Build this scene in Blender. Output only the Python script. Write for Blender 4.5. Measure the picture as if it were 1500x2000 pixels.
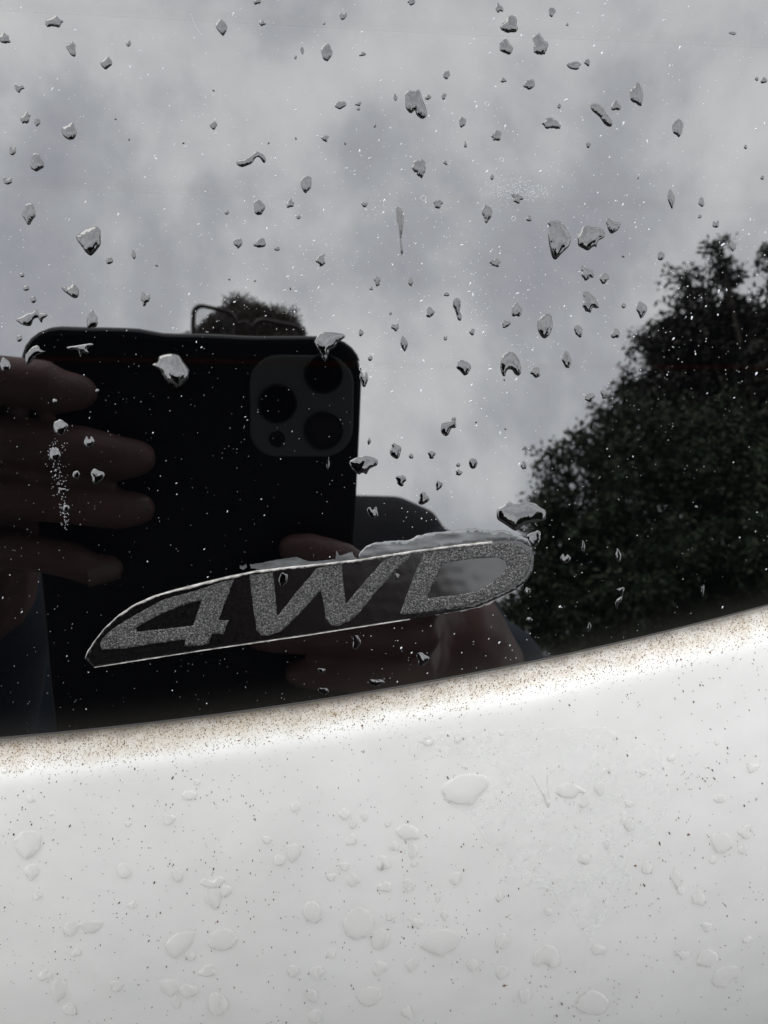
import bpy, bmesh, math, random
from mathutils import Vector, Matrix, geometry, noise
for o in list(bpy.data.objects): bpy.data.objects.remove(o)
SC = bpy.context.scene
COL = SC.collection
rad = math.radians

# ------------------------------------------------------------------ the rear window's plane
TILT = rad(30)                                   # the glass normal points back and 30 degrees up
O = Vector((0, 0, 1.05))
U = Vector((1, 0, 0)); N = Vector((0, -math.cos(TILT), math.sin(TILT))); V = N.cross(U)
def W(u, v, w): return O + U*u + V*v + N*w       # glass coordinates to world
# ------------------------------------------------------------------ camera (held 10.5 cm from the glass)
DIST = 0.105; FPX = 1500.0
p, y = rad(7.97), rad(7.71)
fwd = U*(math.sin(y)*math.cos(p)) - V*math.sin(p) - N*(math.cos(y)*math.cos(p))
rt = fwd.cross(V).normalized(); up = rt.cross(fwd)
CP = W(0, 0, DIST)
cam = bpy.data.cameras.new('camera'); cob = bpy.data.objects.new('camera', cam); COL.objects.link(cob)
M = Matrix.Identity(4)
for i in range(3): M[i][0] = rt[i]; M[i][1] = up[i]; M[i][2] = -fwd[i]; M[i][3] = CP[i]
cob.matrix_world = M
cam.sensor_fit = 'VERTICAL'; cam.sensor_height = 7.0; cam.lens = 7.0*FPX/2000
cam.clip_start = 0.002; cam.clip_end = 3000
cam.dof.use_dof = True; cam.dof.focus_distance = 0.112; cam.dof.aperture_fstop = cam.lens/0.55
SC.camera = cob
SC.render.resolution_x = 768; SC.render.resolution_y = 1024
# ------------------------------------------------------------------ sky, sun, exposure
SUN_EL, SUN_ROT = rad(58), rad(-62)              # veiled sun, high and off to the side
wd = bpy.data.worlds.new("World"); SC.world = wd; wd.use_nodes = True
nt = wd.node_tree; nt.nodes.clear()
def nd(nt, t, **k):
    n = nt.nodes.new(t)
    for a, b in k.items():
        if a.startswith('i_'): n.inputs[a[2:].replace('_', ' ')].default_value = b
        else: setattr(n, a, b)
    return n
L = nt.links.new
out = nd(nt, 'ShaderNodeOutputWorld'); bg = nd(nt, 'ShaderNodeBackground'); bg.inputs[1].default_value = 0.1
sky = nd(nt, 'ShaderNodeTexSky', sky_type='NISHITA'); sky.sun_disc = False; sky.sun_elevation = SUN_EL; sky.sun_rotation = SUN_ROT
tc = nd(nt, 'ShaderNodeTexCoord')
mp = nd(nt, 'ShaderNodeMapping'); mp.inputs['Scale'].default_value = (1.0, 1.0, 0.8); mp.inputs['Rotation'].default_value = (0.3, 0.2, 0.5)
mp.inputs['Location'].default_value = (3.1, 0.4, 1.7)
n1 = nd(nt, 'ShaderNodeTexNoise', i_Scale=3.0, i_Detail=8.0, i_Roughness=0.56, i_Distortion=0.25)
n2 = nd(nt, 'ShaderNodeTexNoise', i_Scale=9.0, i_Detail=6.0, i_Roughness=0.5)
mx = nd(nt, 'ShaderNodeMath', operation='MULTIPLY_ADD'); mx.inputs[1].default_value = 0.40
cr = nd(nt, 'ShaderNodeValToRGB')
e = cr.color_ramp.elements
e[0].position = 0.52; e[0].color = (7.9, 8.1, 9.0, 1); e[1].position = 0.90; e[1].color = (16.2, 16.3, 16.2, 1)
m_ = cr.color_ramp.elements.new(0.66); m_.color = (10.1, 10.45, 11.0, 1)
m_ = cr.color_ramp.elements.new(0.75); m_.color = (13.0, 13.3, 13.5, 1)
mix = nd(nt, 'ShaderNodeMixRGB'); mix.inputs[0].default_value = 0.92
L(tc.outputs['Generated'], mp.inputs[0]); L(mp.outputs[0], n1.inputs[0]); L(mp.outputs[0], n2.inputs[0])
L(n2.outputs[0], mx.inputs[0]); L(n1.outputs[0], mx.inputs[2]); L(mx.outputs[0], cr.inputs[0])
L(sky.outputs[0], mix.inputs[1]); L(cr.outputs[0], mix.inputs[2]); L(mix.outputs[0], bg.inputs[0]); L(bg.outputs[0], out.inputs[0])
sl = bpy.data.lights.new('sun', 'SUN'); sl.energy = 0.9; sl.angle = rad(50); sl.color = (1, 0.96, 0.9)
so = bpy.data.objects.new('sun', sl); COL.objects.link(so)
sd = Vector((math.sin(SUN_ROT)*math.cos(SUN_EL), math.cos(SUN_ROT)*math.cos(SUN_EL), math.sin(SUN_EL)))
so.rotation_euler = sd.to_track_quat('Z', 'Y').to_euler()
SC.view_settings.view_transform = 'Standard'; SC.view_settings.look = 'None'; SC.view_settings.exposure = 1.10
SC.view_settings.gamma = 1; SC.view_settings.use_curve_mapping = False
SC.cycles.max_bounces = 8; SC.cycles.transparent_max_bounces = 12

# ------------------------------------------------------------------ helpers
def ray(px, py):
    return (fwd + rt*((px-750)/FPX) - up*((py-1000)/FPX)).normalized()
def loc(v): return (v.dot(U), v.dot(V), v.dot(N))
def on_glass(px, py):                            # u, v of a spot on the glass
    r = ray(px, py); t = -DIST/r.dot(N); g = CP + r*t - O
    return g.dot(U), g.dot(V)
def seen(px, py, D):                             # a point D metres off along the mirrored sight line
    r = ray(px, py); t = -DIST/r.dot(N); g = CP + r*t; q = r - N*(2*r.dot(N))
    return g + q*(D - t)
def C(x, y, z): return CP + rt*(x*.001) + up*(y*.001) + fwd*(z*.001)    # mm beside / above / in front of the lens
def tag(o, label=None, cat=None, group=None, kind=None):
    if label: o['label'] = label
    if cat: o['category'] = cat
    if group: o['group'] = group
    if kind: o['kind'] = kind
    return o
def link(name, me, mat=None, parent=None, smooth=True):
    if mat: me.materials.append(mat)
    if smooth: me.polygons.foreach_set('use_smooth', [True]*len(me.polygons))
    o = bpy.data.objects.new(name, me); COL.objects.link(o)
    if parent: o.parent = parent; o.matrix_parent_inverse = parent.matrix_world.inverted()
    return o
def mesh(name, vs, fs): me = bpy.data.meshes.new(name); me.from_pydata([tuple(v) for v in vs], [], fs); me.update(); return me
def empty(name, at):
    o = bpy.data.objects.new(name, None); COL.objects.link(o); o.location = at; o.matrix_world = Matrix.Translation(at); o.empty_display_size = 0.01; return o
def mat(name, base=(.5, .5, .5), rough=.5, **k):
    m = bpy.data.materials.new(name); m.use_nodes = True; b = m.node_tree.nodes['Principled BSDF']
    b.inputs['Base Color'].default_value = (*base, 1); b.inputs['Roughness'].default_value = rough
    for a, v in k.items(): b.inputs[a.replace('_', ' ')].default_value = v
    return m, m.node_tree, b
def ramp(nt, fac, stops):
    r = nt.nodes.new('ShaderNodeValToRGB'); el = r.color_ramp.elements
    el[0].position, el[0].color = stops[0][0], (*stops[0][1], 1); el[1].position, el[1].color = stops[-1][0], (*stops[-1][1], 1)
    for q, c in stops[1:-1]: el.new(q).color = (*c, 1)
    nt.links.new(fac, r.inputs[0]); return r.outputs[0]
def mul(nt, a, b, op='MULTIPLY'):
    m = nt.nodes.new('ShaderNodeMath'); m.operation = op
    for i, x in enumerate((a, b)):
        if isinstance(x, (int, float)): m.inputs[i].default_value = x
        else: nt.links.new(x, m.inputs[i])
    return m.outputs[0]
def nz(nt, scale, detail=3, rough=.5, sc=(1, 1, 1), rot=(0, 0, 0)):
    t = nt.nodes.new('ShaderNodeTexCoord'); m = nt.nodes.new('ShaderNodeMapping'); m.inputs['Scale'].default_value = sc; m.inputs['Rotation'].default_value = rot
    n = nt.nodes.new('ShaderNodeTexNoise'); n.inputs['Scale'].default_value = scale; n.inputs['Detail'].default_value = detail; n.inputs['Roughness'].default_value = rough
    nt.links.new(t.outputs['Object'], m.inputs[0]); nt.links.new(m.outputs[0], n.inputs[0]); return n.outputs[0]
def bump(nt, b, h, strength, dist):
    n = nt.nodes.new('ShaderNodeBump'); n.inputs['Strength'].default_value = strength; n.inputs['Distance'].default_value = dist
    nt.links.new(h, n.inputs['Height']); nt.links.new(n.outputs[0], b.inputs['Normal'])
def mixc(nt, fac, a, b):
    m = nt.nodes.new('ShaderNodeMixRGB')
    for i, x in enumerate((fac, a, b)):
        if isinstance(x, (int, float)): m.inputs[i].default_value = x
        elif isinstance(x, tuple): m.inputs[i].default_value = (*x, 1)
        else: nt.links.new(x, m.inputs[i])
    return m.outputs[0]

# ------------------------------------------------------------------ materials
# privacy glass: black frit and a reflective tint, with a film of road dust that thickens towards the lower edge
m_glass, t, b = mat('tinted_glass', (.0006, .0007, .001), .012, IOR=2.42)
at_ = t.nodes.new('ShaderNodeAttribute'); at_.attribute_name = 'edge_mm'
near = t.nodes.new('ShaderNodeMapRange'); near.inputs[1].default_value = 0; near.inputs[2].default_value = 5.5; near.inputs[3].default_value = 1; near.inputs[4].default_value = 0
t.links.new(at_.outputs['Fac'], near.inputs[0])
nr2 = mul(t, near.outputs[0], 2.2, 'POWER')
fine = nz(t, 5200, 2, .6); big = nz(t, 170, 3)
fd = ramp(t, fine, [(.57, (0, 0, 0)), (.78, (1, 1, 1))]); bd = ramp(t, big, [(.35, (.2,)*3), (.7, (1,)*3)])
dust = mul(t, mul(t, fd, bd), .022); dust2 = mul(t, mul(t, nr2, .20), mul(t, fd, .5, 'ADD'))
tot = mul(t, mul(t, dust, dust2, 'ADD'), .0005, 'ADD'); tot.node.use_clamp = True
t.links.new(mixc(t, tot, (.0006, .0007, .001), (.13, .12, .10)), b.inputs['Base Color'])
t.links.new(mul(t, mul(t, tot, .35), .01, 'ADD'), b.inputs['Roughness'])
bump(t, b, nz(t, 38, 2), .10, .0005)
m_wire = [mat('heater_line', (.0014, .0006, .0004), .02, IOR=2.40)[0], mat('heater_line', (.0028, .0011, .0008), .02, IOR=2.385)[0]]
m_drop, t, b = mat('water_on_black', (.0008, .0008, .001), .015, IOR=1.93)
bump(t, b, nz(t, 900, 2), .12, .0003)
m_edge, _, _ = mat('glass_edge', (.10, .095, .09), .25)
m_seal, t, b = mat('rubber_seal', (.018, .016, .014), .7)
t.links.new(ramp(t, nz(t, 900, 4), [(.4, (.012, .011, .010)), (.65, (.09, .07, .055))]), b.inputs['Base Color'])
# white paint with tan grime along the lip under the glass
m_paint, t, b = mat('white_paint', (.8, .8, .79), .28, Coat_Weight=1.0, Coat_Roughness=.06)
at_ = t.nodes.new('ShaderNodeAttribute'); at_.attribute_name = 'edge_mm'
def rng_(a, b_, c=1., d=0.):
    n = t.nodes.new('ShaderNodeMapRange'); n.inputs[1].default_value = a; n.inputs[2].default_value = b_; n.inputs[3].default_value = c; n.inputs[4].default_value = d
    return n
wob = mul(t, mul(t, nz(t, 240, 4), 3.4), -1.7, 'ADD')
dist = mul(t, at_.outputs['Fac'], wob, 'ADD')
g = rng_(2.6, 5.0); t.links.new(dist, g.inputs[0])
grain = nz(t, 2600, 3, .65, (1, .6, 1), (0, .5, 0)); grain2 = nz(t, 420, 4, .6)
gr = ramp(t, grain, [(.36, (.62,)*3), (.5, (.50,)*3), (.62, (1.,)*3)])
f1 = mul(t, mul(t, g.outputs[0], gr), ramp(t, grain2, [(.3, (.55,)*3), (.65, (1.05,)*3)]))
c1 = mixc(t, mul(t, f1, .95), (.78, .765, .735), (.37, .275, .165))
e2 = rng_(.45, 1.7); t.links.new(dist, e2.inputs[0])
c2 = mixc(t, mul(t, e2.outputs[0], .55), c1, (.16, .12, .09))
film = ramp(t, nz(t, 75, 5, .6), [(.38, (1, 1, 1)), (.62, (.93, .935, .93))])
mm = t.nodes.new('ShaderNodeMixRGB'); mm.blend_type = 'MULTIPLY'; mm.inputs[0].default_value = 1
t.links.new(c2, mm.inputs[1]); t.links.new(film, mm.inputs[2]); t.links.new(mm.outputs[0], b.inputs['Base Color'])
t.links.new(mul(t, f1, .8), b.inputs['Coat Roughness'])
bump(t, b, nz(t, 1500, 3), .10, .00012)
# clear water on the white paint
m_clear = bpy.data.materials.new('water_on_white'); m_clear.use_nodes = True; t = m_clear.node_tree; b = t.nodes['Principled BSDF']
b.inputs['Base Color'].default_value = (.80, .79, .765, 1); b.inputs['Roughness'].default_value = .35; b.inputs['Coat Weight'].default_value = .5; b.inputs['Coat Roughness'].default_value = .03
tr = t.nodes.new('ShaderNodeBsdfTransparent'); ms = t.nodes.new('ShaderNodeMixShader'); ms.inputs[0].default_value = .46
t.links.new(tr.outputs[0], ms.inputs[1]); t.links.new(b.outputs[0], ms.inputs[2]); t.links.new(ms.outputs[0], t.nodes['Material Output'].inputs[0])
m_fleck, _, _ = mat('white_grit', (.5, .51, .53), .4)
m_black, _, _ = mat('black_grit', (.045, .038, .030), .8)
m_rust, _, _ = mat('rust_grit', (.16, .085, .045), .8)
# badge
m_film, t, b = mat('badge_film', (.004, .004, .004), .2, IOR=1.62)
t.links.new(ramp(t, nz(t, 2600, 2, .7), [(.3, (.001,)*3), (.7, (.007, .006, .0065))]), b.inputs['Base Color'])
m_letter, t, b = mat('silver_flake', (.3, .3, .3), .42, Metallic=.8)
sp = nz(t, 4300, 3, .75)
t.links.new(ramp(t, sp, [(.34, (.016, .016, .017)), (.5, (.055, .054, .054)), (.66, (.22, .215, .21))]), b.inputs['Base Color'])
bump(t, b, sp, .8, .00035)
m_white, t, b = mat('torn_backing', (.62, .60, .57), .55)
t.links.new(ramp(t, nz(t, 700, 4, .6), [(.35, (.16, .15, .14)), (.6, (.42, .40, .38))]), b.inputs['Base Color'])
m_glue, t, b = mat('old_adhesive', (.08, .08, .08), .25, IOR=1.75)
t.links.new(ramp(t, nz(t, 500, 4, .6, (1, 1, 3)), [(.3, (.05, .053, .055)), (.7, (.115, .12, .12))]), b.inputs['Base Color'])

# ------------------------------------------------------------------ lower edge of the glass and the painted lip
P3 = [on_glass(0, 1445), on_glass(750, 1350), on_glass(1500, 1185)]
def lag(u):
    s = 0
    for i in range(3):
        q = P3[i][1]
        for j in range(3):
            if j != i: q *= (u - P3[j][0])/(P3[i][0] - P3[j][0])
        s += q
    return s
h_ = 1e-3
c2_ = (lag(h_) - 2*lag(0) + lag(-h_))/h_**2/2; c1_ = (lag(h_) - lag(-h_))/2/h_; c0_ = lag(0); umin = -c1_/2/c2_
def ve(u):                                       # v of the glass edge at u (level beyond its lowest point)
    u = max(u, umin); return c0_ + c1_*u + c2_*u*u
def dve(u): return 0 if u < umin else c1_ + 2*c2_*u
def edist(u, v): return (ve(u) - v)/math.sqrt(1 + dve(u)**2)      # metres below the edge
def prof(t):                                     # height of the paint over the glass plane at t mm below the edge
    t = t*1000
    if t < .6: return (-1.1 - .15*t)*.001
    key = [(.6, .22), (4.2, .24), (5.3, .12), (6.8, -.07), (9, -.11), (14, -.14), (30, -.22), (60, -.35), (120, -.62), (400, -.75)]
    w = -1.19
    for (a, sa), (b_, sb) in zip(key, key[1:]):
        if t <= a: break
        x = min(t, b_) - a; w += x*sa + (sb - sa)*x*x/2/(b_ - a)
    return w*.001
us = [-.5 + .02*i for i in range(21)] + [-.1 + .0025*i for i in range(1, 89)] + [.12 + .02*i for i in range(1, 20)]
def strip(ts, wf, name, m, parent, both=True):
    vs, fs, ed = [], [], []
    for u in us:
        s = math.sqrt(1 + dve(u)**2)
        for t_ in ts:
            vs.append(W(u, ve(u) - t_*s, wf(t_))); ed.append(abs(t_)*1000)
    n = len(ts)
    for i in range(len(us)-1):
        for j in range(n-1):
            a = i*n + j; fs.append((a, a+1, a+n+1, a+n))
    me = mesh(name, vs, fs); at = me.attributes.new('edge_mm', 'FLOAT', 'POINT'); at.data.foreach_set('value', ed)
    return link(name, me, m, parent)
car = empty('parked_car', W(0, -.35, -.02)); tag(car, 'white parked car with wet tinted rear window, dirty lip and peeling badge', 'car')
glass = strip([-.42, -.30, -.2, -.15, -.1, -.07, -.05, -.03, -.02, -.012, -.008, -.005, -.003, -.002, -.001, -.0004], lambda t: 0, 'rear_window', m_glass, car)
tag(glass, 'black tinted rear window mirroring the cloudy sky, covered in water drops')
strip([-.0004, -.0002, -.00008, 0, .00003, .00003], lambda t: {-.0004: 0, -.0002: -.00004, -.00008: -.00012, 0: -.0003}.get(t, -.0008), 'glass_edge', m_edge, glass)
strip([-.0001, .0001, .0003, .0006], lambda t: -.0009 if t < .0002 else -.0014, 'window_seal', m_seal, car)
tp = [.00035, .0006, .001, .0015, .0022, .003, .0038, .0044, .005, .0056, .0063, .007, .0078, .0085, .010, .012, .014, .018, .023, .03, .038, .047, .06, .08, .11, .15, .2, .28]
panel = strip(tp, prof, 'tailgate_panel', m_paint, car)
tag(panel, 'white painted tailgate with a brown grimy lip below the window')
sol = panel.modifiers.new('s', 'SOLIDIFY'); sol.thickness = -.0009 ; sol.offset = 1
sol.thickness = .0009; sol.offset = -1
# faint heater lines behind the glass: a slightly browner stripe in the reflection
for k, pts in enumerate([[(-40, 8), (400, 30), (800, 52), (1540, 84)], [(-40, 352), (400, 370), (800, 392), (1540, 404)], [(-40, 700), (400, 705), (800, 714), (1540, 718)]]):
    vs, fs = [], []
    for i in range(25):
        f = i/24*3; a = min(int(f), 2); f -= a
        x = pts[a][0]*(1-f) + pts[a+1][0]*f; yy = pts[a][1]*(1-f) + pts[a+1][1]*f
        hw = 11 if k < 2 else 7
        for j, q in enumerate((-1, -.5, .5, 1)): u, v = on_glass(x, yy + hw*q); vs.append(W(u, v, .000006))
    for i in range(24):
        for j in range(3): q = i*4+j; fs.append((q, q+1, q+5, q+4))
    o = link('heater_line', mesh('heater_line', vs, fs), m_wire[0], glass, False); o.data.materials.append(m_wire[1])
    for i, pl in enumerate(o.data.polygons): pl.material_index = 1 if i % 3 == 1 else 0

# ------------------------------------------------------------------ flat cut-outs with thickness (badge, letters, torn film)
def resample(P, closed=True, step=6.0, jit=0, rnd=None):
    out = []
    n = len(P)
    for i in range(n if closed else n-1):
        a, b_ = P[i], P[(i+1) % n]; l = math.dist(a, b_); k = max(1, int(l/step))
        for j in range(k):
            f = j/k; x = a[0] + (b_[0]-a[0])*f; yy = a[1] + (b_[1]-a[1])*f
            if jit: x += rnd.uniform(-jit, jit); yy += rnd.uniform(-jit, jit)
            out.append((x, yy))
    if not closed: out.append(P[-1])
    return out
def chaikin(P, n=1):
    for _ in range(n):
        Q = []
        for i in range(len(P)):
            a, b_ = P[i], P[(i+1) % len(P)]
            Q += [(a[0]*.78 + b_[0]*.22, a[1]*.78 + b_[1]*.22), (a[0]*.22 + b_[0]*.78, a[1]*.22 + b_[1]*.78)]
        P = Q
    return P
def inpoly(c, R):
    q = False
    for i in range(len(R)):
        (x1, y1), (x2, y2) = R[i], R[i-1]
        if (y1 > c[1]) != (y2 > c[1]) and c[0] < (x2-x1)*(c[1]-y1)/(y2-y1) + x1: q = not q
    return q
def cut(name, outer, m, parent, w0, w1, hole=None, bumpy=None, smooth=False):
    """solid slab in glass coordinates from w0 to w1 (metres); outlines in photograph pixels laid on the glass"""
    rings = [outer] + ([hole] if hole else [])
    pts, edges = [], []
    for r in rings:
        s = len(pts); q = [Vector(on_glass(*a)) for a in r]; pts += q
        edges += [(s+i, s+(i+1) % len(q)) for i in range(len(q))]
    if bumpy:
        xs = [q[0] for q in pts]; ys = [q[1] for q in pts]; g0 = .00035; R0 = [tuple(q) for q in pts[:len(outer)]]; H0 = [tuple(q) for q in pts[len(outer):]]
        for i in range(int((max(xs)-min(xs))/g0)+1):
            for j in range(int((max(ys)-min(ys))/g0)+1):
                q = (min(xs) + (i+.5)*g0, min(ys) + (j+.5)*g0)
                if inpoly(q, R0) and not (H0 and inpoly(q, H0)) and min((q[0]-w_[0])**2 + (q[1]-w_[1])**2 for w_ in pts[:len(outer)+len(H0)]) > (g0*.6)**2: pts.append(Vector(q))
    vv, ee, ff, *_ = geometry.delaunay_2d_cdt(pts, edges, [], 2 if hole else 1, 1e-7)
    keep = []
    def inside(c, R):
        r = False
        for i in range(len(R)):
            (x1, y1), (x2, y2) = R[i], R[i-1]
            if (y1 > c[1]) != (y2 > c[1]) and c[0] < (x2-x1)*(c[1]-y1)/(y2-y1) + x1: r = not r
        return r
    RR = [[tuple(Vector(on_glass(*a))) for a in r] for r in rings]
    for f in ff:
        c = ((vv[f[0]][0]+vv[f[1]][0]+vv[f[2]][0])/3, (vv[f[0]][1]+vv[f[1]][1]+vv[f[2]][1])/3)
        if inside(c, RR[0]) and not (hole and inside(c, RR[1])): keep.append(f)
    n = len(vv); vs = [W(q[0], q[1], w1 + (bumpy(q) if bumpy else 0)) for q in vv] + [W(q[0], q[1], w0) for q in vv]
    fs = [tuple(f) for f in keep]
    cnt = {}
    for f in keep:
        for i in range(3):
            a, b_ = f[i], f[(i+1) % 3]; cnt[(a, b_)] = 1
    for (a, b_) in list(cnt):
        if (b_, a) not in cnt: fs.append((a, a+n, b_+n, b_))
    return link(name, mesh(name, vs, fs), m, parent, smooth or bool(bumpy))
rb = random.Random(4)
BU0 = on_glass(760, 1140)[0]; BU1 = on_glass(1000, 1110)[0]
def lift(q):                                     # the film has come away at its right end and leans back
    f = max(0, min(1, (q[0]-BU0)/(BU1-BU0))); f = f*f*(3-2*f)
    top = on_glass(900, 1062)[1] + (q[0] - on_glass(900, 1062)[0])*.14
    return f*(.00008 + 0.115*max(0, top - q[1])) + .00002*noise.noise((q[0]*700, q[1]*700, 2))
badge = empty('badge', W(0, -.025, 0)); badge.parent = car; badge.matrix_parent_inverse = car.matrix_world.inverted()
tag(badge, 'peeling clear badge reading 4WD in speckled silver')
B_OUT = [(168, 1287), (172, 1272), (185, 1252), (205, 1228), (232, 1203), (262, 1183), (300, 1165), (345, 1152), (400, 1138), (450, 1126), (500, 1116), (560, 1109), (640, 1101), (700, 1093), (780, 1080), (860, 1069), (930, 1060), (985, 1055), (1012, 1056), (1030, 1066), (1040, 1085), (1038, 1110), (1025, 1132), (1000, 1150), (960, 1168), (930, 1182), (880, 1193), (830, 1203), (760, 1216), (600, 1240), (400, 1270), (183, 1303)]
cut('badge_film', resample(B_OUT, True, 8), m_film, badge, 0, .00012, bumpy=lift)
c4 = [(196, 1257), (200, 1268), (243, 1266), (300, 1257), (363, 1248), (360, 1262), (384, 1261), (408, 1257), (415, 1237), (437, 1237), (447, 1210), (427, 1211), (442, 1172), (458, 1130), (433, 1135), (387, 1152), (345, 1163), (320, 1170), (287, 1188), (243, 1213), (213, 1233), (200, 1247)]
h4 = [(395, 1171), (350, 1184), (307, 1203), (265, 1226), (268, 1233), (320, 1228), (377, 1221)]
cW = [(487, 1123), (533, 1117), (542, 1203), (580, 1155), (620, 1108), (640, 1103), (667, 1102), (671, 1140), (675, 1180), (715, 1132), (757, 1085), (780, 1082), (807, 1080), (770, 1118), (730, 1160), (700, 1198), (682, 1213), (660, 1222), (645, 1221), (637, 1210), (632, 1180), (627, 1152), (595, 1188), (565, 1218), (548, 1233), (530, 1240), (510, 1241), (501, 1230), (494, 1180)]
cD = [(827, 1077), (860, 1071), (900, 1067), (960, 1060), (998, 1059), (1020, 1066), (1033, 1080), (1034, 1098), (1024, 1122), (995, 1146), (930, 1174), (880, 1187), (813, 1197), (780, 1200), (800, 1145)]
hD = [(863, 1100), (880, 1096), (915, 1091), (968, 1087), (985, 1093), (988, 1105), (975, 1122), (945, 1142), (925, 1152), (890, 1160), (833, 1167), (848, 1132)]
for P, h in ((c4, h4), (cW, None), (cD, hD)):
    o = cut('letter', resample(P, True, 7, .5, rb), m_letter, badge, .0001, .00019, bumpy=lift, hole=resample(h, True, 7, .5, rb) if h else None)
def ribbon(pts, w, step=5, jit=1.2):              # ragged strip: centreline points with lower/upper widths
    c = resample(pts, False, step); a, d = [], []
    for i, q in enumerate(c):
        f = i/max(1, len(c)-1); ww = w(f)
        a.append((q[0] + rb.uniform(-.5, .5), q[1] - ww[0] + rb.uniform(-.3, .3)*jit)); d.append((q[0] + rb.uniform(-.5, .5), q[1] + ww[1] + rb.uniform(-1, 1)*jit))
    return a + d[::-1]
edgeL = [(167, 1285), (172, 1272), (185, 1252), (205, 1227), (232, 1202), (262, 1182), (300, 1165), (345, 1152), (400, 1138), (450, 1126), (500, 1116)]
lump = lambda q: .00009*(noise.noise((q[0]*900, q[1]*900, 0)) + .6)
cut('torn_edge', ribbon(edgeL, lambda f: (1.5, 1.3 + 4.5*max(0, noise.noise((f*11, 3.3, 0)) + .12)), jit=.8), m_white, badge, 0, .00032, bumpy=lump)
cut('torn_edge', ribbon([(500, 1116), (560, 1109), (620, 1103), (700, 1094), (800, 1078), (900, 1065), (960, 1059)], lambda f: (2.2, 1.6 + 2*max(0, noise.noise((f*13, 1.3, 0))))), m_white, badge, 0, .0003, bumpy=lump)
cut('torn_edge', ribbon([(185, 1302.5), (400, 1269), (600, 1240), (760, 1215), (800, 1209)], lambda f: (.6 + .5*f, .7 + 1.2*f*max(0, noise.noise((f*23, 8, 0)))), jit=.25), m_white, badge, 0, .00025)
cut('torn_edge', ribbon([(838, 1199), (860, 1195), (900, 1191), (935, 1184), (965, 1171), (995, 1157), (1020, 1140), (1036, 1118), (1041, 1095)], lambda f: (1.2, 2.6 + 3*max(0, noise.noise((f*9, 5, 0)) - .1) - 1.9*f)), m_white, badge, 0, .0003, bumpy=lump)
up_ = [(700, 1083), (717, 1065), (733, 1060), (757, 1057), (800, 1055), (813, 1047), (833, 1042), (883, 1036), (930, 1032), (960, 1037), (985, 1036), (1000, 1041), (1030, 1052), (1038, 1068)]
lo_ = [(1028, 1062), (1012, 1055), (985, 1054), (930, 1058), (883, 1065), (800, 1077), (750, 1084), (700, 1091)]
cut('adhesive_patch', resample(up_ + lo_, True, 5, .9, rb), m_glue, badge, 0, .00018, bumpy=lambda q: .00006*noise.noise((q[0]*300, q[1]*1300, 0)))
cut('adhesive_patch', resample([(488, 1102), (503, 1101), (533, 1095), (565, 1090), (580, 1088), (602, 1097), (640, 1094), (655, 1092), (657, 1075), (663, 1086), (688, 1078), (692, 1088), (698, 1092), (640, 1100), (560, 1107), (512, 1112), (490, 1109)], True, 5, .8, rb), m_glue, badge, 0, .0002)
cut('adhesive_patch', resample([(468, 1104), (474, 1106), (480, 1102), (482, 1107), (476, 1112), (469, 1110)], True, 3, .4, rb), m_glue, badge, 0, .0002)
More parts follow.
